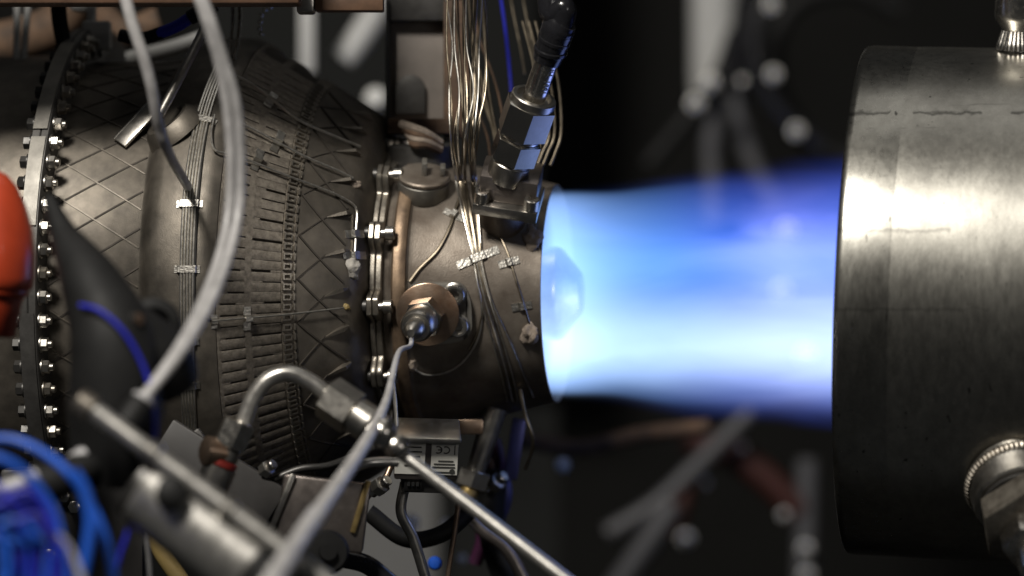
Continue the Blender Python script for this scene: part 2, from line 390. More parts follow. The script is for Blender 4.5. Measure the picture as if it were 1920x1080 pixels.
# lugged joint between cone and nozzle
NL = 13; PL = R(-4.8)
def lugged(l0, l1, dr, name, m):
    prf = []
    for j in range(520):
        a = 2*math.pi*j/520
        d = ((a-PL+math.pi/NL) % (2*math.pi/NL)) - math.pi/NL
        x = abs(d)*275
        q = 1.0 if x < 12 else (0.0 if x > 34 else .5+.5*math.cos(math.pi*(x-12)/22))
        prf.append((a, 268+dr+30*q))
    g = G(); c = 1.6
    g.loft([[E(lx, r+o, a) for a, r in prf] for lx, o in ((l0, -60), (l0, -c), (l0+c, 0), (l1-c, 0), (l1, -c), (l1, -60))], cap=False)
    return part(name, g, m, eng)
lg = lugged(-307.5, -297.5, 0, 'joint_flange', M['flange']); lugged(-296.5, -285.5, -2, 'joint_flange', M['flange'])
sb = G().stack(Z0, X_, [(0,8.5),(9,8.5)], 20).stack(Z0, X_, [(8,12),(9,13),(23,13),(24.5,11.8),(24.6,7.2),(15,7)], 28)
sb_me = mesh_of('socket_bolt', sb, M['satin'], Z0)
nb_me = mesh_of('joint_nut', G().stack(Z0, X_, [(0,13),(20,13),(22,11)], 24), M['darkbolt'], Z0)
for k in range(-3, 5):
    ph = PL + 2*math.pi*k/NL
    place('socket_bolt', sb_me, lg, E(-285.4, 284, ph), AX, NR(ph), AX.cross(NR(ph)))
    place('joint_nut', nb_me, lg, E(-308, 284, ph), -AX, NR(ph), (-AX).cross(NR(ph)))

# boss with lid and tee handle on the nozzle's shoulder
p, n = surf(794, 356); n = (n*1.0 + Vector((.03, .12, .25))).normalized()
bs = part('port_boss', G().stack(p-n*14, n, [(0,44),(6,48),(34,48),(36,46),(37,44)], 48), M['greyplate'], eng)
part('port_lid', G().stack(p+n*24, n, [(0,44),(1,49),(6,49.5),(9,47),(10,40),(11,2)], 48), M['nozzle'], bs)
part('port_tab', G().box(p+n*46, X_, n, X_.cross(n), 5, 14, 14), M['greyplate'], bs, 2)
part('port_tab', G().box(p+n*42+X_*34, X_, n, X_.cross(n), 5, 8, 12), M['greyplate'], bs, 2)
# dark recess boss and stub on the casing
p, n = surf(322, 232)
part('casing_boss', G().stack(p-n*22, (n+Vector((-.5, .2, .5))).normalized(), [(0,60),(22,52),(30,44),(30,34),(12,30)], 40), M['casing'], eng)

# ================================================================== FLAME
fo = bpy.data.objects.new('flame', None)
def flame_radius(u): return 196 - 8*math.exp(-((u-110)/80)**2) + (u > 0)*max(u, 0)*.085
fg = G(); rings = []
for i in range(27):
    u = -30 + 700*i/26; rr_ = (flame_radius(u)+44*min(max(u, 0)/80, 1)) if u > 0 else 193
    rings.append([Vector((u, -rr_*math.cos(a), rr_*math.sin(a))) for a in (2*math.pi*j/56 for j in range(56))])
fg.loft(rings)
def flame_mat():
    m = bpy.data.materials.new('blue_flame'); m.use_nodes = True; nt = m.node_tree; N = nt.nodes; L = nt.links
    N.remove(N['Principled BSDF']); out = N['Material Output']
    tc = N.new('ShaderNodeTexCoord'); mp = N.new('ShaderNodeMapping'); mp.inputs['Scale'].default_value = (1/S,)*3
    L.new(tc.outputs['Object'], mp.inputs[0]); sx = N.new('ShaderNodeSeparateXYZ'); L.new(mp.outputs[0], sx.inputs[0])
    def mt(op, a, b=None, c=None):
        n = N.new('ShaderNodeMath'); n.operation = op
        for i, x in enumerate((a, b, c)):
            if x is None: continue
            if isinstance(x, (int, float)): n.inputs[i].default_value = x
            else: L.new(x, n.inputs[i])
        return n.outputs[0]
    def ss(x, a, b):
        n = N.new('ShaderNodeMapRange'); n.interpolation_type = 'SMOOTHSTEP'
        L.new(x, n.inputs[0]); n.inputs[1].default_value = a; n.inputs[2].default_value = b; return n.outputs[0]
    def gauss(x, c, wd): q = mt('DIVIDE', mt('SUBTRACT', x, c), wd); return mt('EXPONENT', mt('MULTIPLY', mt('MULTIPLY', q, q), -1))
    u, v, z = sx.outputs
    mp2 = N.new('ShaderNodeMapping'); mp2.inputs['Scale'].default_value = (.0034, .008, .012); L.new(mp.outputs[0], mp2.inputs[0])
    nz = N.new('ShaderNodeTexNoise'); nz.inputs['Scale'].default_value = 1; nz.inputs['Detail'].default_value = 5; mp2.inputs['Rotation'].default_value = (0, .25, 0); nz.inputs['Distortion'].default_value = .8; L.new(mp2.outputs[0], nz.inputs[0])
    nn = mt('SUBTRACT', nz.outputs[0], .5)
    up = mt('MAXIMUM', u, 0)
    rad = mt('ADD', mt('SUBTRACT', 196, mt('MULTIPLY', gauss(u, 110, 80), 8)), mt('MULTIPLY', up, .075))
    rho = mt('DIVIDE', mt('SQRT', mt('ADD', mt('MULTIPLY', v, v), mt('MULTIPLY', z, z))), rad)
    far = ss(u, 10, 380)
    rho = mt('ADD', rho, mt('MULTIPLY', mt('MULTIPLY', nn, .36), far))
    n_edge = mt('SUBTRACT', 1, ss(rho, .93, 1.01)); f_edge = mt('SUBTRACT', 1, ss(rho, .58, 1.10))
    edge = mt('ADD', mt('MULTIPLY', n_edge, mt('SUBTRACT', 1, far)), mt('MULTIPLY', f_edge, far))
    deep = mt('SUBTRACT', 1, ss(rho, .85, 1.10))
    near = mt('EXPONENT', mt('DIVIDE', up, -110))
    low = gauss(mt('ADD', z, mt('MULTIPLY', nn, 50)), -112, 84)
    mid = gauss(z, 60, 70)
    ledge = mt('SUBTRACT', 1, ss(rho, .80, 1.06))
    lf = mt('ADD', mt('MULTIPLY', mt('MULTIPLY', ledge, low), mt('ADD', 2.35, mt('MULTIPLY', nn, 2.5))), mt('MULTIPLY', edge, mt('ADD', mt('MULTIPLY', near, 2.1), mt('ADD', .14, mt('MULTIPLY', nn, 1.8)))))
    bl = mt('MULTIPLY', edge, mt('ADD', mt('ADD', 1.35, mt('MULTIPLY', near, 2.0)), mt('ADD', mt('MULTIPLY', nn, 3.2), mt('MULTIPLY', mid, .9))))
    def em(col, st):
        e = N.new('ShaderNodeEmission'); e.inputs[0].default_value = (*col, 1); L.new(mt('MULTIPLY', mt('MAXIMUM', st, 0), FL), e.inputs[1]); return e.outputs[0]
    def addsh(a, b): x = N.new('ShaderNodeAddShader'); L.new(a, x.inputs[0]); L.new(b, x.inputs[1]); return x.outputs[0]
    FL = 1.9
    lav = mt('MULTIPLY', mt('MULTIPLY', edge, ss(u, 170, 430)), mt('ADD', .8, mt('MULTIPLY', nn, 4.0)))
    e = addsh(addsh(addsh(em((.66, .84, 1.0), lf), em((.03, .27, 1.0), bl)), em((.50, .38, 1.0), mt('MULTIPLY', lav, 1.35))), em((.0, .03, .50), mt('MULTIPLY', deep, mt('MULTIPLY', far, 1.8))))
    L.new(e, out.inputs['Volume']); return m
fme = mesh_of('flame', fg, flame_mat(), Z0, 0, 60)
bpy.data.objects.remove(fo)
fl_o = bpy.data.objects.new('flame', fme); COL.objects.link(fl_o); fl_o.location = O0*S; fl_o.rotation_euler = (0, 0, -TH)
tag(fl_o, 'bright blue and white jet of flame between nozzle and steel duct', 'flame')

# ================================================================== EXHAUST DUCT
DT = R(2.2)                                                    # the duct hangs a little nose up
dx = 566; dO = EV(dx, 0, -12)
dA = (AX*math.cos(DT) - Z_*math.sin(DT)).normalized()
du = Z_.cross(dA).normalized()                                 # points away from the camera
dw = dA.cross(du).normalized()
def DV(x, r, ph): return dO + dA*x - du*(r*math.cos(ph)) + dw*(r*math.sin(ph))
duct = thing('exhaust_duct', 'large scuffed brushed steel duct catching the flame at right', 'duct', dO-Vector((0, 0, 480)))
g = G(); prf = [(500,446),(14,446),(3,448),(0,453),(0,466),(3,470),(14,472),(110,472),(480,474),(480,446)]
g.loft([[DV(x, r, 2*math.pi*j/160) for j in range(160)] for x, r in prf], cap=False)
part('shell', g, M['ductlip'], duct, smooth=50)
g = G(); g.loft([[DV(x, r, 2*math.pi*j/160) for j in range(160)] for x, r in ((92,471.8),(112,472.5),(150,473.4),(480,477.5),(480,470))], cap=False)
part('outer_sleeve', g, M['duct'], duct)
# welded stub on top
q0 = DV(280, 476, R(80)); qn = (Z_*.985 + X_*.05 - Y_*.10).normalized()
st = part('top_stub', G().stack(q0, qn, [(-10,26),(30,27),(38,30),(52,40),(60,44),(120,45)], 40), M['steel'], duct)
g = G()
for j in range(26):
    a = 2*math.pi*j/26; u_, v_, n_ = basis(qn)
    d = u_*math.cos(a)+v_*math.sin(a)
    g.tube([q0+d*36-qn*2, q0+d*33+qn*8, q0+d*29+qn*22, q0+d*27+qn*34], [3.0, 4.6, 4.6, 3.4], 8, 3)
part('weld_bead', g, M['steel'], st)
# port and hex nut low on the near side
a0 = R(-41); q0 = DV(336, 470, a0); qn = (-du*math.cos(a0)+dw*math.sin(a0)); qn = (qn + X_*.22).normalized()
pt = part('port', G().stack(q0, qn, [(-12,96),(14,96),(18,95),(56,92),(60,88),(61,70)], 64), M['satin'], duct)
g = G(); u_, v_, n_ = basis(qn)
for j in range(70):
    a = 2*math.pi*j/70; d = u_*math.cos(a)+v_*math.sin(a)
    g.tube([q0+d*97+qn*0, q0+d*99+qn*7, q0+d*96+qn*15], [4, 5.5, 4], 8, 3)
part('weld_bead', g, M['flange'], pt)
part('sealing_ring', G().stack(q0, qn, [(57,78),(58,82),(68,82),(69,78)], 56), M['darkbolt'], pt)
hn = part('hex_nut', G().hexa(q0, qn, 69, 128, 92, 8, .75), M['flange'], pt)
part('hex_plug', G().hexa(q0, qn, 128, 175, 58, 6, .1), M['steel'], hn)
part('tube_stub', G().stack(q0, qn, [(175,36),(230,36),(232,30)], 32), M['steel'], hn)

# ================================================================== straps / clips
def clip(parent, px, py, ang, ln, wd, hump, hh, off=.6):
    ca, sa = math.cos(R(ang)), math.sin(R(ang)); rings = []
    st = [(-ln/2, 1), (-ln/4-hump/4, 1), (-hump/2-3, 1), (-hump/2, hh), (hump/2, hh), (hump/2+3, 1), (ln/4+hump/4, 1), (ln/2, 1)]
    p0, n0 = surf(px, py, off); pa = surf(px+ca*4, py+sa*4, off)[0]; d = (pa-p0).normalized(); sd = n0.cross(d).normalized()
    for s_, h in st:
        p, n = surf(px+ca*s_, py+sa*s_, off)
        rings.append([p+sd*wd/2, p-sd*wd/2, p-sd*wd/2+n*(h+.8), p+sd*wd/2+n*(h+.8)])
    return part('clip', G().loft(rings), M['foil'], parent)
def blob(name, px, py, rx, ry, parent, m, seed=0):
    p, n = surf(px, py); u, v, _ = basis(n); g = G(); rings = []
    for i in range(8):
        e = math.pi/2*i/7.5
        ring = []
        for j in range(20):
            a = 2*math.pi*j/20; q = Vector((math.cos(a)*math.cos(e), math.sin(a)*math.cos(e), math.sin(e)))
            k = 1 + .45*mnoise.noise(q*1.6+Vector((seed*7.1, seed*3.3, 0)))+.15*mnoise.noise(q*4+Vector((seed, 5, 1)))
            ring.append(p - n*2 + u*q.x*rx*k + v*q.y*ry*k + n*q.z*min(rx, ry)*.8*k)
        rings.append(ring)
    g.loft(rings); return part(name, g, m, parent, smooth=80)
def wire_thing(name, label, px, off, r, m, group=None, cat='wire', pts3=None, seg_=8):
    pts = pts3 or SP(px, off)
    t = thing(name, label, cat, min(pts, key=lambda q: q.z), group)
    part('sheath', G().tube(pts, r, seg_, 6), m, t); return t

# the flat bundle running round the casing
t = thing('wire_harness', 'flat row of five steel wires strapped vertically round the casing', 'wire harness', surf(352, 815, 3)[0])
base = [(418,120),(397,165),(379,222),(366,290),(357,360),(352,440),(350,520),(350,600),(351,680),(353,750),(357,822)]
for k in range(5):
    part('wire', G().tube(SP([(x+(k-2)*5.6, y+(rnd.random()-.5)*3) for x, y in base], 3.2), 2.6, 8, 6), M['wire'], t)
part('wire', G().tube(SP([(394,210),(380,290),(371,380),(366,470),(364,540),(366,580),(378,592),(398,600)], 3.0), 2.2, 8, 6), M['darkbolt'], t)
for px, py, an in ((382,226,12),(356,383,0),(351,505,0),(350,640,0),(351,722,0)):
    clip(t, px, py, an, 48, 13, 32, 6.5)

th = wire_thing('thermocouple', 'straight steel thermocouple wire crossing the comb to the joint, second bolt height', [(398,602),(440,598),(500,593),(560,587),(612,581),(645,577)], 13, 1.8, M['wire'], cat='thermocouple')
clip(th, 401, 603, 90, 26, 12, 8, 6); clip(th, 463, 597, 90, 44, 14, 8, 15)
blob('cement', 650, 576, 8, 7, th, M['yellow'], 3)
th = wire_thing('thermocouple', 'topmost shadowed thermocouple wire running down the upper cone', [(444,142),(470,156),(510,186),(560,225),(620,252),(676,275)], 12, 2.4, M['wire'], cat='thermocouple')
clip(th, 507, 189, 125, 26, 16, 8, 14)
th = wire_thing('thermocouple', 'steel thermocouple wire crossing the upper comb with two bright tabs', [(455,232),(490,250),(530,272),(580,297),(630,318),(662,334)], 12, 2.4, M['wire'], cat='thermocouple')
clip(th, 520, 266, 115, 40, 15, 8, 14); blob('cement', 668, 345, 12, 9, th, M['ccement'], 5)
th = wire_thing('thermocouple', 'bent thermocouple wire ending in a pale grey cement blob on the cone', [(402,215),(396,250),(402,280),(425,288),(470,302),(540,330),(600,352),(645,372),(668,392),(668,430),(665,486)], 10, 2.3, M['wire'], cat='thermocouple')
clip(th, 482, 300, 110, 40, 15, 8, 13); clip(th, 664, 439, 0, 34, 14, 7, 8); clip(th, 664, 479, 0, 42, 14, 7, 8)
blob('cement', 662, 502, 16, 19, th, M['cement'], 1)

th = wire_thing('thermocouple', 'thick thermocouple lead curving down from bundle to the injector plate', [(862,372),(852,398),(842,430),(820,470),(788,502),(768,528)], 4, 3.2, M['goldwire'], cat='thermocouple')
clip(th, 851, 404, 25, 40, 14, 9, 9)
th = wire_thing('thermocouple', 'thermocouple wire arching right of the bundle to a brown cement lump', [(884,396),(908,410),(932,436),(950,470),(966,520),(980,565),(992,605)], 3, 2.4, M['goldwire'], cat='thermocouple')
clip(th, 954, 492, -15, 40, 14, 7, 6); clip(th, 978, 574, -10, 38, 14, 7, 6)
blob('cement', 992, 628, 17, 24, th, M['ccement'], 2)
th = wire_thing('thermocouple', 'looping silver wire under the injector ending at a small cement cap', [(880,430),(893,520),(903,575),(898,630),(872,674),(838,698),(800,703),(776,692)], 4, 2.0, M['wire'], cat='thermocouple')
blob('cement', 772, 685, 12, 12, th, M['ccement'], 4)
th = wire_thing('thermocouple', 'short wire under a flat cement patch beside the flame lip', [(1008,400),(1004,425),(1000,440)], 3, 2.2, M['goldwire'], cat='thermocouple')
blob('cement', 998, 446, 18, 24, th, M['ccement'], 6)

# bundle of wires falling from the top over the nozzle
t = thing('wire_bundle', 'loose bundle of thin steel and bronze wires hanging over the nozzle', 'wire bundle', surf(960, 740, 5)[0])
for k in range(15):
    q = k/14; w0 = rnd.uniform(-1, 1); y0_ = rnd.uniform(-1, 1); j = lambda a: (w0 if a < 10 else y0_)*a
    xt = 830+84*q+j(4)
    top = [P(xt, -40, -220-60*q+j(40)), P(840+74*q+rnd.uniform(-9, 9), 80, -230+j(60)), P(848+58*q+rnd.uniform(-8, 8), 170, -245+j(60)), P(846+50*q+rnd.uniform(-7, 7), 260, -258+j(40))]
    mid = SP([(854+40*q+j(4), 330)], 22+j(8)) + SP([(866+32*q+j(3), 390)], 14+j(4)) + SP([(880+22*q+j(1.5), 450)], 6) + SP([(888+16*q, 486)], 4)
    if k < 9:
        end = SP([(900+30*q, 560), (920+34*q, 630), (940+34*q, 700), (952+40*q+j(5), 752)], 4) 
    elif k < 12:
        end = SP([(905+9*(q-.6), 560), (898+9*(q-.6), 612), (880, 655)], 4)
    else:
        end = SP([(914+8*q, 560), (938+16*q, 630), (968+10*q, 690), (1000, 745)], 4)
    part('wire', G().tube(top+mid+end, 1.3+.6*rnd.random(), 7, 6), M['goldwire' if k % 4 else 'wire'], t)
clip(t, 896, 483, -22, 84, 15, 26, 6)
for k, (xa, xb, xc) in enumerate(((876,905,925),(888,930,948),(900,915,930),(866,880,912),(884,898,926))):
    part('wire', G().tube([P(xa, -40, -60), P(xa+8, 60, -60), P(xb, 160, -70), P(xc, 250, -80), P(xc+8, 300, -90)], 2.6, 7, 6), M['rust' if k % 2 else 'goldwire'], t)

# ================================================================== PRESSURE SENSOR on its block
sn = Vector((.30, -.45, .84)).normalized(); so = P(936, 368, -215)
sens = thing('pressure_sensor', 'steel probe with two hex nuts and black shrink cable above the nozzle', 'sensor', so)
sn_probe = sn
sn = Vector((.10, -.52, .85)).normalized(); xr = (AX - sn*AX.dot(sn)).normalized(); yr = sn.cross(xr)
bo = so + X_*17
part('mounting_flange', G().box(bo+sn*(-12)+yr*6, xr, yr, sn, 60, 52, 11), M['satin'], sens, 2.5)
part('mounting_block', G().box(bo+sn*(24)+yr*14, xr, yr, sn, 54, 40, 25), M['boxgrey'], sens, 3)
part('neck', G().stack(so-sn*10+yr*14, Vector((.05, .72, -.69)), [(0,40),(40,42),(80,46)], 40), M['nozzle'], sens)
for sx_ in (-1, 1):
    part('socket_bolt', G().stack(bo+xr*(46*sx_)-yr*32, sn, [(-2,14),(20,14),(22,12.5),(22.2,7),(12,7)], 24), M['satin'], sens)
sn = sn_probe
part('collar', G().stack(so, sn, [(36,34),(50,37),(74,37),(78,33)], 40), M['satin'], sens)
hu, hv, _ = basis(sn); hf = Vector((.52, -.65, -.53)); hr = math.atan2(hf.dot(hv), hf.dot(hu))-math.pi/6
part('hex_nut', G().hexa(so, sn, 80, 126, 45, 3.5, hr), M['nutsteel'], sens)
part('washer_ring', G().stack(so, sn, [(126,34),(128,37),(131,37),(134,34)], 40), M['steel'], sens)
part('hex_nut', G().hexa(so, sn, 135, 200, 49, 4, hr), M['nutsteel'], sens)
part('nut_rim', G().stack(so, sn, [(199,42),(212,42),(214,40),(214.5,33),(205,30),(204,18)], 48), M['satin'], sens)
pb = part('probe_body', G().stack(so, sn, [(200,21.5),(296,21.5),(297,20)], 40), M['steel'], sens)
c0 = so+sn*288
part('shrink_sleeve', G().tube([c0, c0+sn*16, c0+sn*40, c0+sn*70, c0+sn*84+X_*4], [25.5, 27.5, 29, 31, 27], 20, 5), M['gloss'], sens, smooth=60)
part('cable', G().tube([c0+sn*80, c0+sn*104+Z_*8, P(1032, 24, -380), P(1028, -60, -380)], [25, 22, 21, 21], 18, 6), M['gloss'], sens, smooth=60)
for k, tt in enumerate((22, 44, 62)):
    part('tape_wrap', G().stack(c0+sn*tt, (sn+X_*.12*(k-1)).normalized(), [(-5,27.8),(-3,30.5),(3,30.8),(5,28)], 28), M['gloss'], sens)
def text_mesh(body, size, org, u, v, n, m, parent, name='lettering', thick=.5):
    cu = bpy.data.curves.new('t', 'FONT'); cu.body = body; cu.size = size; cu.extrude = thick; cu.align_x = 'CENTER'; cu.align_y = 'CENTER'; cu.resolution_u = 3
    o = bpy.data.objects.new('t', cu); COL.objects.link(o); dg = bpy.context.evaluated_depsgraph_get()
    me = bpy.data.meshes.new_from_object(o.evaluated_get(dg)); bpy.data.objects.remove(o)
    g = G(); g.v = [org+u*q.co.x+v*q.co.y+n*q.co.z for q in me.vertices]; g.f = [tuple(f.vertices) for f in me.polygons]
    return part(name, g, m, parent, smooth=20)
ru = (Vector((.55, -.8, 0)) - sn*Vector((.55, -.8, 0)).dot(sn)).normalized()
text_mesh('1991  HL', 15, so+sn*258+ru*21.6, sn, ru.cross(sn)*-1 if (ru.cross(sn)).x < 0 else ru.cross(sn), ru, M['ink'], pb)
for k, (x0, x1, x2, x3) in enumerate(((1012,1020,1030,1012),(1024,1036,1040,1022),(1040,1050,1052,1036),(1000,1006,1012,1006))):
    wire_thing('sensor_wire', ['second from left of the thin wires hanging right of the hex sensor', 'third from left of the thin wires hanging right of the hex sensor', 'rightmost thin wire hanging beside the hex sensor against the dark', 'leftmost thin wire hanging close behind the hex sensor nuts'][k], None, 0, 2.6, M['goldwire'], 'thin wires behind the hex sensor',
               pts3=[P(x0-20, 40, -60), P(x0, 120, -80), P(x1, 180, -90), P(x2, 250, -100), P(x3+6, 285, -110), P(x3-4, 310, -120)])
wire_thing('sensor_wire', 'thin blue wire hanging left of the hex sensor from the top', None, 0, 3, M['deepblue'], pts3=[P(934, -40, 60), P(948, 60, 60), P(956, 140, 60), P(960, 200, 40)])
for x, lb in ((962, 'left'), (985, 'right')):
    wire_thing('sensor_wire', lb+' one of two thin grey wires slanting from the top edge to the sensor', None, 0, 2, M['goldwire'], 'grey wires slanting down to the sensor', pts3=[P(x-10, -40, 100), P(x, 20, 90), P(x+14, 90, 60), P(x+22, 140, 20)])

# ================================================================== INJECTOR
p, n = surf(812, 588); 
inj = thing('fuel_injector', 'igniter with brown heat tinted disc and hex nut bolted to the nozzle side', 'injector', p)
u = (AX - n*AX.dot(n)).normalized(); v = n.cross(u); v = v if v.z > 0 else -v
def roundpoly(pts, r=14, k=6):
    out = []
    m = len(pts)
    for i in range(m):
        a, b, c = Vector(pts[i-1]), Vector(pts[i]), Vector(pts[(i+1) % m])
        d1 = (a-b).normalized()*r; d2 = (c-b).normalized()*r
        for j in range(k+1):
            t_ = j/k; out.append(tuple((b+d1)*(1-t_)**2 + b*2*t_*(1-t_) + (b+d2)*t_**2))
    return out
def px_on(o, px, py, nn):         # point of the plane (o, nn) along a line of sight
    c = Vector((0, -D, 0)); d = P(px, py, 0)-c; k = (o-c).dot(nn)/d.dot(nn); return c+d*k
def uv(px, py): q = px_on(p, px, py, n)-p; return (q.dot(u), q.dot(v))
part('base_plate', G().prism(p-n*14, u, v, n, roundpoly([uv(766, 530), uv(868, 528), uv(884, 560), uv(886, 625), uv(862, 640), uv(770, 648)], 18), 27), M['greyplate'], inj, 2.5)
for bx, by in ((852, 552), (859, 611)):
    q = px_on(p+n*13, bx, by, n)
    part('socket_bolt', G().stack(q, n, [(0,21),(2,22),(3,20.5),(4,19),(14,19),(16,17.5),(16.2,13),(13,12.6),(13,9),(3,8.5)], 32), M['satin'], inj)
io = px_on(p+n*24, 802, 588, n); n2 = (n - X_*.20 - Z_*.13).normalized()
part('neck', G().stack(io, n, [(-14,34),(8,34)], 32), M['darkbolt'], inj)
part('disc', G().stack(io, n, [(4,56),(5,58),(10,58),(11,56.5)], 72), M['disc'], inj)
hu, hv, _ = basis(n2); hf = Vector((.50, -.85, -.08)); hr = math.atan2(hf.dot(hv), hf.dot(hu))
part('hex_nut', G().hexa(io, n2, 8, 46, 37, 4, hr), M['nutsteel'], inj)
part('collar', G().stack(io, n2, [(46,30),(48,31),(84,30),(90,26)], 40), M['satin'], inj)
part('ferrule', G().stack(io, n2, [(90,18),(96,19),(116,17),(124,12),(130,7)], 32), M['satin'], inj)
tip = io+n2*124
lead = thing('ignition_lead', 'milky tube running from the igniter down toward the camera', 'tube', P(530, 1090, -1500))
part('thin_lead', G().tube([tip, tip+n2*8-Z_*22, P(748, 660, -470), P(734, 712, -560)], [4, 4.5, 5, 6], 12, 6), M['hose_in'], lead)
part('tube', G().tube([P(737, 700, -540), P(722, 758, -650), P(690, 822, -800), P(640, 900, -1000), P(588, 975, -1200)], [5.5, 7.5, 10.5, 13, 15], 18, 7), M['hose'], lead)
part('coupling', G().tube([P(594, 966, -1180), P(566, 1006, -1260)], [17, 17], 18, 2), M['hose_in'], lead)
part('tube', G().tube([P(580, 986, -1230), P(540, 1045, -1380), P(500, 1110, -1500)], [15, 17, 19], 18, 7), M['hose'], lead)

# ================================================================== LEFT FOREGROUND: hoses, plug, black boot
def tube_thing(name, label, cat, pts, r, m, group=None, seg_=16):
    q = [P(*a) for a in pts]
    g = G().tube(q, r, seg_, 8); return single(name, g, m, label, cat, group, org=min(q, key=lambda a: a.z))
e0 = surf(352, 350, 12)[0]
q = [P(226, -40, -760), P(247, 40, -760), P(270, 110, -750), P(286, 170, -730), P(298, 235, -690), P(318, 290, -620), e0]
single('milky_hose', G().tube(q, [10.5, 10.5, 10.5, 10.5, 10, 9, 8], 18, 8), M['hose'], 'single milky hose coming down at left of the paired hoses', 'hose', 'milky hoses', org=e0)
for k, dxs in enumerate((0, 19)):
    pts = [(352+dxs*.3, -60, -900), (384+dxs*.5, 30, -900), (408+dxs*.6, 110, -880), (424+dxs, 190, -860), (433+dxs, 290, -840), (430+dxs, 390, -830), (412+dxs*.9, 480, -880), (378+dxs*.8, 570, -980), (330+dxs*.5, 660, -1080-20*k), (280+dxs*.2, 730, -1120-20*k), (256, 768, -1130-24*k)]
    tube_thing('milky_hose', ('left' if k == 0 else 'right')+' hose of the milky pair sweeping in an arc to the black fitting', 'hose', pts, 8.8, M['hose'], 'milky hoses', 18)
d = (P(256, 768, -1130)-P(330, 660, -1090)).normalized(); q = P(262, 760, -1140)
t = thing('hose_fitting', 'small black push-in fitting at the lower end of the milky hoses', 'fitting', q+d*60)
part('body', G().stack(q, d, [(-8,20),(6,24),(40,24),(44,18),(60,18)], 24), M['black'], t)
part('collar', G().stack(q, d, [(-16,18),(-14,21),(-8.5,21),(-8,17)], 24), M['hose_in'], t)

# red cap
rc = P(-22, 560, -760); ra = (Z_+X_*.05).normalized()
t = thing('red_cap', 'glossy orange red plastic cap cut by the left edge', 'cap', rc-ra*110)
part('dome', G().stack(rc, ra, [(16,70),(22,76),(40,78),(80,78),(120,72),(160,58),(195,40),(215,22),(222,4)], 56), M['red'], t, smooth=60)
part('rim', G().stack(rc, ra, [(4,60),(6,66),(12,70),(16,69)], 56), M['red'], t, smooth=60)
part('neck', G().stack(rc, ra, [(-66,44),(-62,50),(-6,58),(4,62)], 48), M['red'], t, smooth=60)

# black rubber boot
bt = thing('rubber_boot', 'large dull black rubber boot in front of the casing at left', 'boot', P(230, 860, -1020))
part('main_sleeve', G().tube([P(92, 372, -900), P(120, 440, -940), P(170, 530, -1000), P(212, 640, -1040), P(216, 770, -1040), P(205, 900, -1020)], [10, 24, 52, 74, 80, 66], 32, 8), M['black'], bt, smooth=70)
part('side_sleeve', G().tube([P(150, 560, -1000), P(230, 620, -1020), P(300, 680, -1000), P(330, 730, -980)], [40, 56, 60, 42], 28, 8), M['black'], bt, smooth=70)
part('end_ring', G().stack(P(288, 610, -980), Vector((.15, -.95, .1)).normalized(), [(-70,48),(0,48),(6,44),(7,30),(-10,28)], 36), M['black'], bt, smooth=60)
d = Vector((.72, -.55, -.12)).normalized()
t = thing('stub_pin', 'short round metal pin poking from the black boot', 'pin', P(232, 594, -1080))
part('shaft', G().stack(P(228, 592, -1070), d, [(-30,7.5),(36,7.5)], 20), M['darkbolt'], t)
part('tip', G().stack(P(228, 592, -1070), d, [(36,8.5),(37,9.5),(41,9.5),(42,8.5)], 20), M['disc'], t)

tube_thing('blue_cable', 'thin deep blue braided cable curving down over the black boot', 'cable', [(150,572,-1090),(186,582,-1110),(228,618,-1120),(262,672,-1120),(284,735,-1120),(291,800,-1120),(286,850,-1110),(268,915,-1150),(246,980,-1170),(222,1050,-1170),(210,1110,-1170)], 3.8, M['deepblue'], seg_=10)

# upper left things behind the casing
tube_thing('probe_tube', 'long slim steel tube slanting up behind the milky hoses', 'tube', [(300,215,-300),(340,140,-260),(385,50,-200),(420,-30,-160)], 9, M['satin'])
p, n = surf(228, 268, 0)
t = thing('probe_stub', 'flat bright steel probe lying on the casing at a slant', 'probe', p)
a, b = surf(224, 268, 8)[0], surf(292, 196, 30)[0]; d = (b-a).normalized(); sd = d.cross(n).normalized()
part('blade', G().box((a+b)/2, d, sd, sd.cross(d), (b-a).length/2, 16, 3.5), M['satin'], t, 1.5)
part('edge_tube', G().tube([a-sd*14, b-sd*14], 4, 10, 2), M['steel'], t)
for k, (xa, xb) in enumerate(((432, 436), (446, 450))):
    wire_thing('lead_wire', ('left' if k == 0 else 'right')+' one of two bright bent wires rising above the casing', None, 0, 4, M['steel'], pts3=[surf(xa-8, 112, 10)[0], P(xa, 80, -120), P(xb, 20, -100), P(xb-8, -40, -100)])
ch = thing('small_chain', 'short bright bead chain hanging above the cone', 'chain', P(488, 66, -60))
for k, (x, y) in enumerate(((507,12),(497,18),(490,28),(488,40),(487,52),(490,62))):
    part('bead', G().stack(P(x, y, -60), Z_, [(-5,1),(-4,3.5),(0,5.2),(4,3.5),(5,1)], 12), M['steel'], ch)
tube_thing('blue_hose_clamp', 'short bright blue hose between black cuffs at the top left', 'hose', [(300,62,-150),(330,50,-170),(362,30,-190)], 11, M['deepblue'])
tube_thing('black_cuff', 'black cuff on the upper end of the short blue hose', 'cuff', [(356,34,-186),(376,22,-190),(404,8,-190)], 14, M['black'])
tube_thing('black_cuff', 'black sleeve on the lower end of the short blue hose', 'cuff', [(225,66,-120),(265,72,-130),(306,60,-152)], 12, M['black'])
t = thing('valve_block', 'pale grey valve block standing behind the bolted flange', 'valve', P(185, 95, 60))
part('body', G().box(P(182, 66, 60), X_, Y_, Z_, 26, 26, 26), M['paint'], t, 4)
part('stem', G().stack(P(172, 40, 60), Z_, [(0,9),(60,9)], 20), M['white'], t)
part('dome', G().stack(P(150, 8, 100), Z_, [(-16,2),(-12,16),(0,22),(40,22)], 24), M['white'], t)
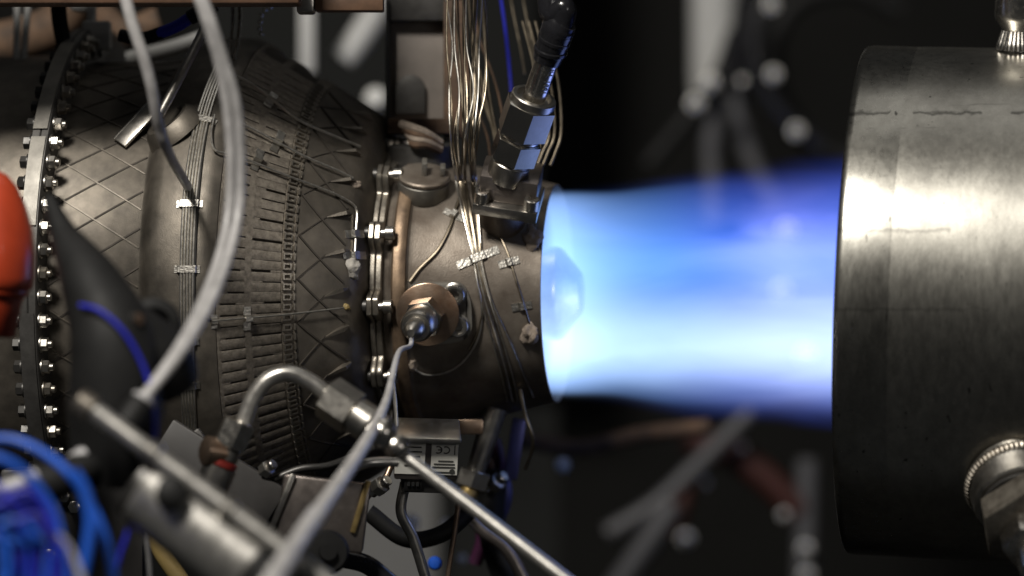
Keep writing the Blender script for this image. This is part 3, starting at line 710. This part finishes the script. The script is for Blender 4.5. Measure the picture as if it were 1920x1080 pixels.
part('base', G().stack(P(176, 100, 60), Z_, [(-8,16),(6,16)], 20), M['darkbolt'], t)
for k, x in enumerate((32, 48)):
    tube_thing('pale_rod', ('left' if k == 0 else 'right')+' one of two upright pale rods at the top left corner', 'rod', [(x+8*k, -20, 120), (x, 60, 100), (x-2*k-2, 122, 80)], 7, M['paint'])
t = thing('brown_manifold', 'brown blurred pipe manifold behind the flange at top left', 'manifold', P(50, 140, 420))
part('pipe', G().tube([P(-40, 90, 420), P(50, 70, 420), P(110, 40, 420), P(150, -40, 420)], 44, 20, 6), M['rust'], t)
part('pipe', G().tube([P(180, 20, 420), P(230, 60, 420), P(300, 40, 420)], 30, 20, 6), M['rust'], t)
tube_thing('grey_pipe', 'pale grey pipe crossing behind the milky hoses at top', 'pipe', [(240,110,200),(320,90,180),(380,70,180)], 14, M['paint'])
tube_thing('black_stand', 'dark upright hose in the top left corner', 'hose', [(108,-30,-40),(112,40,-30),(126,110,0)], 15, M['black'])

# ================================================================== TOP: rail, beam, mount plate
rail = single('overhead_rail', G().box(Vector((-980, -395, 508+200)), X_, Y_, Z_, 600, 62, 200), M['brownbeam'], 'dark overhead rail along the top left edge', 'rail', bevel=4)
t = thing('cross_beam', 'brown beam end with silver taped corner at the top edge', 'beam', P(640, 24, -100))
part('beam', G().box(Vector((-295, -292, 502+20)), X_, Y_, Z_, 62, 35, 20), M['brownbeam'], t, 3)
part('silver_end', G().box(Vector((-374, -292, 498+24)), X_, Y_, Z_, 16, 38, 24), M['satin'], t, 5)
mp_ = thing('mount_plate', 'grey upright mounting plate with dark arched opening above the nozzle', 'plate', P(778, 235, 40))
part('plate', G().box(P(779, 130, 60), X_, Y_, Z_, 54, 12, 110), M['plate'], mp_, 2)
part('top_bar', G().box(P(779, -6, 44), X_, Y_, Z_, 56, 30, 46), M['darkflange'], mp_, 2)
arch = [(-28, -36), (28, -36)] + [(28*math.cos(a), 10+28*math.sin(a)) for a in (math.pi*j/12 for j in range(13))]
part('arch_shade_panel', G().prism(P(770, 178, 44), X_, Z_, -Y_, arch, 10), M['darkflange'], mp_, 1.5)  # dark panel stands in for the shade inside the arched cutout
part('foot', G().box(P(790, 238, 20), X_, Y_, Z_, 62, 60, 14), M['rust'], mp_, 3)
part('edge_strip', G().box(P(727, 120, 30), X_, Y_, Z_, 4, 26, 118), M['black'], mp_, 1)
single('rusty_bracket', G().box(P(852, 130, 30), X_, Y_, Z_, 20, 18, 130), M['rust'], 'rusty brown upright bracket behind the hanging wires', 'bracket', bevel=3)
t = thing('lagging_rope', 'frayed tan rope lagging under the mount plate', 'rope', P(790, 300, -60))
for k in range(4):
    part('strand', G().tube([P(752+6*k, 232+8*k, -70), P(776, 240+10*k, -90), P(800, 250+7*k, -90), P(826, 268+5*k, -70)], 8, 8, 6), M['rust' if k % 2 else 'ccement'], t)
# dark shoulder under the plate
single('mount_shoulder', G().stack(E(-250, 225, R(78)), NR(R(80)), [(-10,66),(60,62),(64,56)], 40), M['darkflange'], 'dark round shoulder joining mount plate and nozzle', 'mount')

# ================================================================== BOTTOM: elbow pipe, rods, sensor box
t = thing('elbow_pipe', 'bent silver pipe arching between two hex fittings under the cone', 'pipe', P(410, 880, -600))
part('pipe', G().tube([P(452, 808, -620), P(472, 752, -620), P(500, 714, -620), P(540, 700, -620), P(582, 716, -620), P(622, 748, -620)], 14.5, 20, 8), M['pale'], t)
d = (P(455, 790, -620)-P(425, 860, -620)).normalized()
part('hex_nut', G().hexa(P(428, 840, -620), d, 0, 52, 31, 4, .2), M['steel'], t)
part('collar', G().stack(P(428, 840, -620), d, [(-22,22),(-20,25),(-2,25),(0,22)], 28), M['satin'], t)
part('red_band', G().stack(P(428, 840, -620), d, [(-34,26),(-33,28),(-24,28),(-23,26)], 28), M['redband'], t)
part('body', G().stack(P(428, 840, -620), d, [(-80,30),(-36,30),(-34,24)], 28), M['satin'], t)
part('side_port', G().stack(P(420, 850, -620), Vector((-.85, -.4, .15)).normalized(), [(0,26),(36,26),(40,20)], 28), M['disc'], t)
d = (P(690, 792, -640)-P(620, 745, -620)).normalized()
part('hex_nut', G().hexa(P(612, 742, -620), d, 0, 62, 40, 5, .4), M['satin'], t)
part('body', G().stack(P(612, 742, -620), d, [(60,30),(64,33),(96,33),(100,24),(130,22)], 28), M['satin'], t)
part('hex_nut', G().hexa(P(612, 742, -620), d, 98, 120, 32, 4, .1), M['satin'], t)
tube_thing('steel_rod', 'long silver rod slanting from the junction to the bottom edge', 'rod', [(700,806,-700),(760,856,-720),(900,963,-760),(1085,1105,-820)], 11.5, M['pale'])
single('junction_cross', G().stack(P(716, 812, -720), Vector((.1, -1, .1)).normalized(), [(-30,24),(20,24),(30,16),(34,4)], 28).stack(P(745, 838, -725), Vector((.3, -.9, .2)).normalized(), [(-20,17),(16,17),(22,8)], 24), M['steel'], 'blurred pale junction where tube and rods cross', 'fitting')
tube_thing('cross_rod', 'short level silver rod behind the milky lead', 'rod', [(640,886,-520),(690,868,-520),(745,866,-500)], 9, M['pale'])

bx = thing('sensor_box', 'small metal sensor box with white label showing an upside down CE mark', 'sensor', P(800, 910, -330))
bu = Vector((.995, .07, -.03)).normalized(); bn = Vector((-.02, -.93, -.36)); bn = (bn-bu*bn.dot(bu)).normalized(); bv = bu.cross(bn)*-1; bv = bv if bv.z > 0 else -bv
bc = P(800, 862, -360)
part('case', G().box(bc-bn*40, bu, bv, bn, 57, 42, 38), M['boxgrey'], bx, 4)
part('lid', G().box(bc-bn*34+bv*42, bu, bv, bn, 60, 6, 48), M['satin'], bx, 4)
part('lower_block', G().box(bc-bn*46-bv*56, bu, bv, bn, 42, 16, 34), M['darkbox'], bx, 4)
part('slot', G().box(bc-bn*10-bv*54-bu*22, bu, bv, bn, 16, 12, 4), M['black'], bx, 1)
for k in range(3): part('pin', G().box(bc-bn*5-bv*50-bu*(30-8*k), bu, bv, bn, 2.4, 4, 2), M['steel'], bx)
for c_, hw in ((32, 24), (-30, 27)):
    lab = part('label_sticker', G().box(bc+bu*c_-bn*1.2+bv*2, bu, bv, bn, hw, 31, .9), M['labelw'], bx)
    for i in range(5 if c_ < 0 else 4):
        y = (-2-6*i) if c_ > 0 else (24-9*i)
        if c_ > 0 and i == 3: y -= 4
        x0 = rnd.uniform(-2, 8)
        part('print_line', G().box(bc+bu*(c_+x0*.5)+bn*0.1+bv*(y+0), bu, bv, bn, hw*.8-x0, 1.3, .4), M['ink'], lab)
def arc_glyph(cx, cy, r, th_, flip, bar):
    g = G(); rings = []
    for j in range(17):
        a = R(55) + R(250)*j/16
        if flip: a += math.pi
        c2, s2 = math.cos(a), math.sin(a); o = bc+bu*cx+bv*cy
        rings.append([o+(bu*c2+bv*s2)*(r-th_), o+(bu*c2+bv*s2)*r, o+(bu*c2+bv*s2)*r+bn*.5, o+(bu*c2+bv*s2)*(r-th_)+bn*.5])
    g.loft(rings)
    if bar: g.box(bc+bu*(cx+(r*.4 if flip else -r*.4))+bv*cy+bn*.25, bu, bv, bn, r*.45, th_*.5, .25)
    return g
part('mark_letter_e', arc_glyph(20, 20, 7.5, 2.2, True, True), M['ink'], bx, smooth=20)
part('mark_letter_c', arc_glyph(34, 20, 7.5, 2.2, True, False), M['ink'], bx, smooth=20)
part('thermometer_line', G().box(bc+bu*50+bv*20+bn*.2, bu, bv, bn, .8, 9, .4), M['ink'], bx)
part('round_stamp', G().stack(bc+bu*47-bv*22, bn, [(-.1,5),(.5,5),(.55,3)], 16), M['ink'], bx)
wire_thing('bracket_leg', 'thin bright strut dropping to the sensor box lid', None, 0, 4, M['satin'], cat='strut', pts3=[P(734, 690, -330), P(741, 760, -340), P(743, 800, -345)])

# foreground rod and cylinder at the lower left
t = thing('actuator_rod', 'long polished steel tube slanting across the lower left foreground', 'rod', P(600, 1090, -1000))
q0, q1 = P(146, 748, -1200), P(640, 1112, -1280)
part('tube', G().tube([q0, q1], 16, 24, 2), M['pale'], t)
d = (q1-q0).normalized()
for s_, l_, r_ in ((0, 34, 22), (140, 26, 21), (300, 22, 20)):
    part('joint_ring', G().stack(q0+d*s_, d, [(0,r_-4),(4,r_),(l_-4,r_),(l_,r_-4)], 28), M['satin' if s_ else 'flange'], t)
t = thing('steel_cylinder', 'fat polished steel cylinder with black end cap at the bottom left', 'cylinder', P(420, 1080, -1150))
q0, q1 = P(290, 926, -1170), P(492, 1082, -1210); d = (q1-q0).normalized(); ln = (q1-q0).length
part('barrel', G().stack(q0, d, [(-16,62),(-12,66),(ln-20,66),(ln-16,63)], 48), M['pale'], t)
part('end_cap', G().stack(q0, d, [(ln-16,66),(ln+20,66),(ln+24,60),(ln+70,48)], 40), M['black'], t)
part('rear_ring', G().stack(q0, d, [(-34,50),(-30,60),(-16,62)], 40), M['darkbolt'], t)
part('knob', G().stack(P(322, 922, -1255), Vector((.1, -.9, .3)).normalized(), [(-20,26),(14,24),(20,14)], 24), M['black'], t)
t = thing('clamp_bracket', 'dark metal clamp bracket with black knob at bottom centre', 'bracket', P(620, 1050, -480))
part('plate', G().box(P(606, 962, -480), (X_-Z_*.12).normalized(), Y_, (Z_+X_*.12).normalized(), 78, 26, 62), M['boxgrey'], t, 5)
part('edge_strip', G().box(P(530, 940, -500), (X_-Z_*.4).normalized(), Y_, (Z_+X_*.4).normalized(), 5, 14, 52), M['satin'], t, 2)
part('edge_strip', G().box(P(676, 950, -500), (X_-Z_*.3).normalized(), Y_, (Z_+X_*.3).normalized(), 5, 14, 48), M['brass'], t, 2)
part('knob', G().stack(P(612, 1036, -560), Vector((.15, -.95, .1)).normalized(), [(-40,40),(10,40),(18,34),(19,16),(30,15)], 32), M['black'], t)
tube_thing('dark_tube', 'dark glossy tube curving out along the bottom edge', 'tube', [(640,1046,-420),(690,1060,-420),(740,1100,-420)], 17, M['gloss'])
t = thing('angle_bracket', 'grey sheet metal bracket behind the long rod at lower left', 'bracket', P(400, 960, -420))
part('plate', G().box(P(400, 905, -420), (X_-Z_*.62).normalized(), Y_, (Z_+X_*.62).normalized(), 120, 20, 60), M['darkbox'], t, 4)
part('plate', G().box(P(330, 850, -400), (X_*.75+Z_*.5).normalized(), Y_, (Z_*.75-X_*.5).normalized(), 60, 16, 16), M['darkflange'], t, 4)
tube_thing('cross_hose', 'dark grey hose crossing the lower left behind the blue hoses', 'hose', [(-40,965,-1150),(60,920,-1120),(160,880,-1080),(250,850,-1000)], [38, 36, 30, 24], M['black'])
tube_thing('pale_tube', 'short pale blurred tube beside the black boot bottom', 'tube', [(118,880,-1080),(160,850,-1080),(205,828,-1060)], 14, M['hose_in'])
tube_thing('pale_tube', 'short pale blurred tube among the blue hoses at the left edge', 'tube', [(-20,925,-1200),(30,910,-1200),(70,892,-1190)], 13, M['hose_in'])

# blue hoses, lower left
arcs = [[(-30,822,-1300),(30,826,-1310),(90,855,-1320),(140,900,-1330),(180,965,-1340),(206,1040,-1350),(216,1110,-1350)],
        [(138,884,-1420),(158,920,-1420),(170,970,-1420),(166,1020,-1420),(150,1100,-1420)],
        [(-30,850,-1400),(20,868,-1400),(60,900,-1390),(95,950,-1380),(112,1000,-1380),(128,1090,-1380)],
        [(-30,890,-1450),(10,930,-1450),(40,990,-1450),(46,1050,-1450),(40,1110,-1450)],
        [(-30,960,-1480),(0,980,-1480),(14,1040,-1480),(16,1110,-1480)],
        [(70,1110,-1440),(66,1050,-1440),(44,1000,-1440),(10,975,-1440),(-30,965,-1440)],
        [(-30,1010,-1300),(30,1020,-1300),(60,1060,-1300),(80,1110,-1300)],
        [(85,990,-1500),(118,1015,-1500),(140,1050,-1500),(160,1110,-1500)]]
bl_lab = ['uppermost blue hose arching from the left edge down to the bottom', 'short thick bright blue hose inside the widest arch', 'blue hose descending steeply through the middle of the tangle', 'blue hose hugging the left edge then falling to the bottom', 'blue hose in the very corner at bottom left', 'blue hose curling back left at the bottom corner', 'nearest low blue hose crossing the bottom left corner', 'pale lilac hose end crossing the bottom of the blue tangle']
for k, a in enumerate(arcs):
    tube_thing('blue_hose', bl_lab[k], 'hose', a, (7.5, 9.5, 8, 6, 7, 6, 7, 6)[k], M['hose_in' if k == 7 else ('deepblue' if k in (3, 5) else 'blue')], 'blue hoses tangled at lower left')
for k in range(9):
    x0 = -20+14*k+rnd.uniform(-5, 5); z_ = -1420-18*k; pk = rnd.uniform(900, 985)
    tube_thing('blue_strand', ['leftmost', 'second from left', 'third from left', 'fourth from left', 'middle', 'fourth from right', 'third from right', 'second from right', 'rightmost'][k]+' of the thin dark blue strands standing in the bottom left corner', 'hose',
               [(x0-60, pk+10, z_), (x0-20, pk, z_), (x0+22, pk+50, z_), (x0+30+rnd.uniform(-8, 8), 1030, z_), (x0+24, 1110, z_)], rnd.choice((4.5, 5.5, 7)), M['deepblue' if k % 3 else 'blue'], 'thin blue strands at bottom left')
t = thing('yellow_loom', 'mustard yellow wire sleeve low behind the steel cylinder', 'sleeve', P(300, 1090, -380))
part('sleeve', G().tube([P(290, 985, -380), P(300, 1030, -380), P(340, 1090, -380)], 16, 12, 5), M['yellow'], t)
tube_thing('thin_lead', 'thin pale lead hanging low beside the steel cylinder', 'wire', [(272,1000,-760),(278,1040,-760),(284,1110,-760)], 3.5, M['hose'])
t = thing('pump_body', 'dark machinery block low behind the blue hoses', 'machine', P(130, 1080, -250))
part('block', G().box(P(140, 990, -250), X_, Y_, Z_, 130, 60, 110), M['darkbox'], t, 8)
for k, (x, y) in enumerate(((120, 930), (140, 950), (55, 1010), (95, 1040))):
    part('bolt_head', G().hexa(P(x, y, -315), -Y_, 0, 14, 12, 2), M['steel'], t)

# dark clutter between the rods and the engine underside
for lb, pts, r_, m_ in (('dark pipe bending under the cone beside the elbow pipe', [(500,905,-430),(560,880,-430),(620,872,-420),(700,840,-380)], 7, 'darkbolt'),
        ('brown pipe curling behind the clamp bracket', [(640,1000,-350),(690,930,-350),(720,900,-340),(735,870,-330)], 6, 'disc'),
        ('dull steel pipe dropping behind the sensor box', [(760,905,-280),(752,960,-280),(775,1010,-270),(800,1090,-260)], 10, 'satin'),
        ('black hose sagging under the sensor box', [(690,960,-200),(760,1010,-200),(830,1000,-190),(890,950,-160)], 16, 'black'),
        ('black hose falling right of the blue button', [(930,880,60),(920,960,60),(930,1030,60),(960,1110,60)], 26, 'black'),
        ('dull pipe slanting behind the long rod', [(860,940,-40),(900,990,-40),(950,1030,-40),(990,1100,-40)], 12, 'boxgrey')):
    tube_thing('service_pipe', lb, 'pipe', pts, r_, M[m_], 'service pipes under the engine')
for lb, x, y, z_, r_ in (('steel union low between clamp bracket and sensor box', 712, 912, -360, 17), ('steel union under the violet strip', 930, 905, 20, 18), ('steel union at the lower left of the cone', 500, 880, -440, 15)):
    t = thing('pipe_union', lb, 'fitting', P(x, y, z_)-Z_*r_, 'unions on the service pipes')
    d = Vector((.6, -.5, .5)).normalized()
    part('hex_nut', G().hexa(P(x, y, z_), d, -r_*.6, r_*.6, r_, 3, .3), M['satin'], t); part('sleeve', G().stack(P(x, y, z_), d, [(-r_*1.3,r_*.6),(r_*1.3,r_*.6),(r_*1.4,r_*.5)], 20), M['steel'], t)
# fittings under the nozzle
t = thing('drain_fitting', 'grey pipe stub and nut fitting hanging under the nozzle', 'fitting', P(900, 940, -60))
d = (P(925, 775, -60)-P(885, 900, -60)).normalized()
part('pipe', G().stack(P(893, 880, -60), d, [(-10,18),(120,22)], 28), M['satin'], t)
part('hex_nut', G().hexa(P(890, 890, -60), d, -26, 8, 32, 4), M['satin'], t)
part('elbow', G().tube([P(885, 900, -60), P(878, 925, -70), P(862, 940, -80)], 18, 16, 5), M['brass'], t)
part('tab', G().box(P(880, 800, -140), X_, Y_, Z_, 26, 10, 14), M['disc'], t, 3)
single('violet_strip', G().box(P(965, 842, 40), (X_-Z_*.16).normalized(), Y_, (Z_+X_*.16).normalized(), 13, 12, 58), M['purple'], 'violet blue metal strip hanging under the nozzle lip', 'strip', bevel=3)
for k, (x, y, m_) in enumerate(((935, 870, 'magenta'), (948, 930, 'purple'), (905, 1010, 'magenta'), (925, 905, 'rubred'))):
    tube_thing('loom_sleeve', ['magenta wire sleeve beside the drain fitting', 'violet wire sleeve below the hanging strip', 'dim magenta sleeve near the bottom edge', 'dark red sleeve behind the drain fitting'][k], 'sleeve', [(x-8, y-46, 80), (x, y, 80), (x-14, y+46, 90)], 13, M[m_], 'wire sleeves under the nozzle')
single('nozzle_cable', G().tube(SP([(975, 730)], 8)+[P(985, 780, -120), P(1000, 830, -110), P(985, 880, -60)], 3.5, 8, 6), M['goldwire'], 'thin wire trailing from the bundle below the nozzle', 'wire')
single('blue_button', G().stack(P(815, 1056, -60), -Y_, [(0,13),(10,13),(16,9),(17,3)], 24), M['blue'], 'small round blue button near the bottom edge', 'button')
tube_thing('thin_strut', 'slim upright strut beside the blue button', 'strut', [(838,1090,-200),(852,1000,-200),(862,930,-200)], 5, M['disc'])

# ================================================================== BACKGROUND (far, out of focus)
setting('wall_panel', G().box(Vector((-330, 2600, -700)), X_, Y_, Z_, 150, 20, 420), M['panel'])
setting('wall_panel', G().box(Vector((-20, 2640, -700)), X_, Y_, Z_, 130, 20, 420), M['darkpanel'])
setting('wall_panel', G().box(Vector((-360, 3200, 900)), X_, Y_, Z_, 420, 20, 800), M['darkpanel'])
t = thing('pale_pipe', 'thick pale curved pipe blurred behind the cone', 'pipe', P(650, 130, 1500))
part('pipe', G().tube([P(735, -60, 1500), P(705, 20, 1500), P(672, 75, 1500), P(644, 112, 1500)], 30, 20, 7), M['paint'], t)
single('pale_post', G().box(P(576, 40, 1300), X_, Y_, Z_, 16, 20, 110), M['paint'], 'pale upright post blurred behind the cone peak', 'post', bevel=4)
single('pale_round_shape', G().stack(P(705, 186, 1400), -Y_, [(0,22),(20,24),(34,14),(36,2)], 24), M['white'], 'unidentified round pale object blurred beside the mount plate', 'unidentified object')  # stand-in for a round pale shape of unknown kind
single('grey_column', G().stack(P(1340, 150, 2300), Z_, [(-40,52),(0,56),(700,60)], 32), M['paint'], 'thick grey column blurred at the top right of centre', 'column')
hs = [('black hose drooping left from the grey column foot', [(1380,60,2100),(1345,150,2100),(1290,220,2100),(1215,310,2100)], 20, 'black'),
      ('grey hose hanging straight below the column', [(1345,150,2150),(1335,230,2150),(1335,330,2150),(1340,420,2150)], 24, 'dimgrey'),
      ('grey hose bending right below the column', [(1380,150,2150),(1385,220,2150),(1410,300,2150),(1450,380,2150)], 22, 'dimgrey'),
      ('black hose curving from the top edge to the right', [(1460,-40,2000),(1412,60,2000),(1420,140,2000),(1470,220,2000),(1540,280,2000)], 26, 'gloss'),
      ('black hose rising to the top edge', [(1400,-40,2050),(1390,40,2050),(1375,120,2050),(1390,170,2050)], 20, 'gloss')]
for lb, pts, r_, m_ in hs: tube_thing('background_hose', lb, 'hose', pts, r_, M[m_], 'blurred hoses behind the flame')
tube_thing('ring_hose', 'large dark hose loop blurred behind the flame and duct', 'hose', [(1690,20,2300),(1600,-20,2300),(1500,0,2300),(1450,80,2300),(1470,200,2300),(1560,290,2300),(1680,300,2300)], 24, M['black'])
def nickel(lb, x, y, y3, r):
    t = thing('hose_coupling', lb, 'coupling', P(x, y, y3)-Z_*r, 'shiny couplings on the far hoses')
    part('nut', G().hexa(P(x, y, y3), -Y_, 0, r*.8, r, r*.15), M['white'], t); part('ferrule', G().stack(P(x, y, y3), -Y_, [(r*.7,r*.7),(r*1.1,r*.6),(r*1.2,2)], 16), M['steel'], t)
for lb, x, y, r in (('bright coupling at the foot of the grey column', 1332, 155, 18), ('second coupling just below the brightest one', 1304, 194, 19), ('coupling right of the column foot', 1450, 140, 16), ('coupling low on the right hand black hose', 1493, 246, 17),
                    ('tan coupling at the top edge above the hoses', 1446, 10, 16), ('dim coupling between the column and right hose', 1392, 152, 9)):
    nickel(lb, x, y, 1950, r)
for lb, x, y in (('added pale disc for a bright spot in the upper flame near the duct', 1475, 430), ('added pale disc for a bright spot in the middle of the flame', 1465, 545), ('added pale disc for a bright spot in the lower flame near the duct', 1510, 665)):
    nickel(lb, x, y, 1950, 19)  # pale discs added to imitate the bright bokeh spots in the flame
bs_ = [('pale tube rising right below the flame', [(1140,1000,1900),(1230,945,1900),(1310,870,1900),(1410,770,1900)], 20, 'dimgrey'),
       ('pale tube rising from the bottom edge', [(1150,1110,1800),(1200,1040,1800),(1265,945,1800)], 28, 'dimgrey'),
       ('red brown hose sloping down toward the duct', [(1290,820,2000),(1370,850,2000),(1440,900,2000),(1500,960,2000)], 34, 'rubred'),
       ('red brown hose stub above the bright coupling', [(1255,1000,2100),(1275,950,2100),(1290,890,2100)], 24, 'rubred'),
       ('dark hose band directly below the flame', [(960,820,900),(1080,840,900),(1200,815,900),(1330,800,900)], 18, 'rust'),
       ('grey upright hose beside the duct bottom', [(1515,860,2000),(1512,950,2000),(1508,1100,2000)], 26, 'dimgrey')]
for lb, pts, r_, m_ in bs_: tube_thing('background_hose', lb, 'hose', pts, r_, M[m_], 'blurred hoses below the flame')
for lb, x, y, r in (('bright coupling on the pale tube at bottom centre right', 1286, 1010, 17), ('coupling on the grey upright hose near the duct', 1510, 1028, 15), ('tan coupling left of the upright hose', 1470, 965, 11), ('faint coupling where pale tube meets red hose', 1390, 838, 10), ('dim coupling under the pale tube', 1322, 905, 10), ('coupling at the bottom edge by the duct', 1512, 1076, 15)):
    nickel(lb, x, y, 1950, r)
for lb, x, y, r in (('round grey wall knob behind the strut', 770, 980, 18), ('small pale cap beside the wall knob', 836, 985, 12), ('faint round knob below the nozzle lip', 1055, 872, 16), ('small round cap near the bottom edge', 866, 1048, 11)):
    single('wall_knob', G().stack(P(x, y, 700), -Y_, [(0,r),(r*.5,r),(r*.9,r*.5),(r,1)], 20), M['paint'], lb, 'knob', 'round knobs low in the background')

for o in list(bpy.data.objects):
    if '_org' in o: del o['_org']
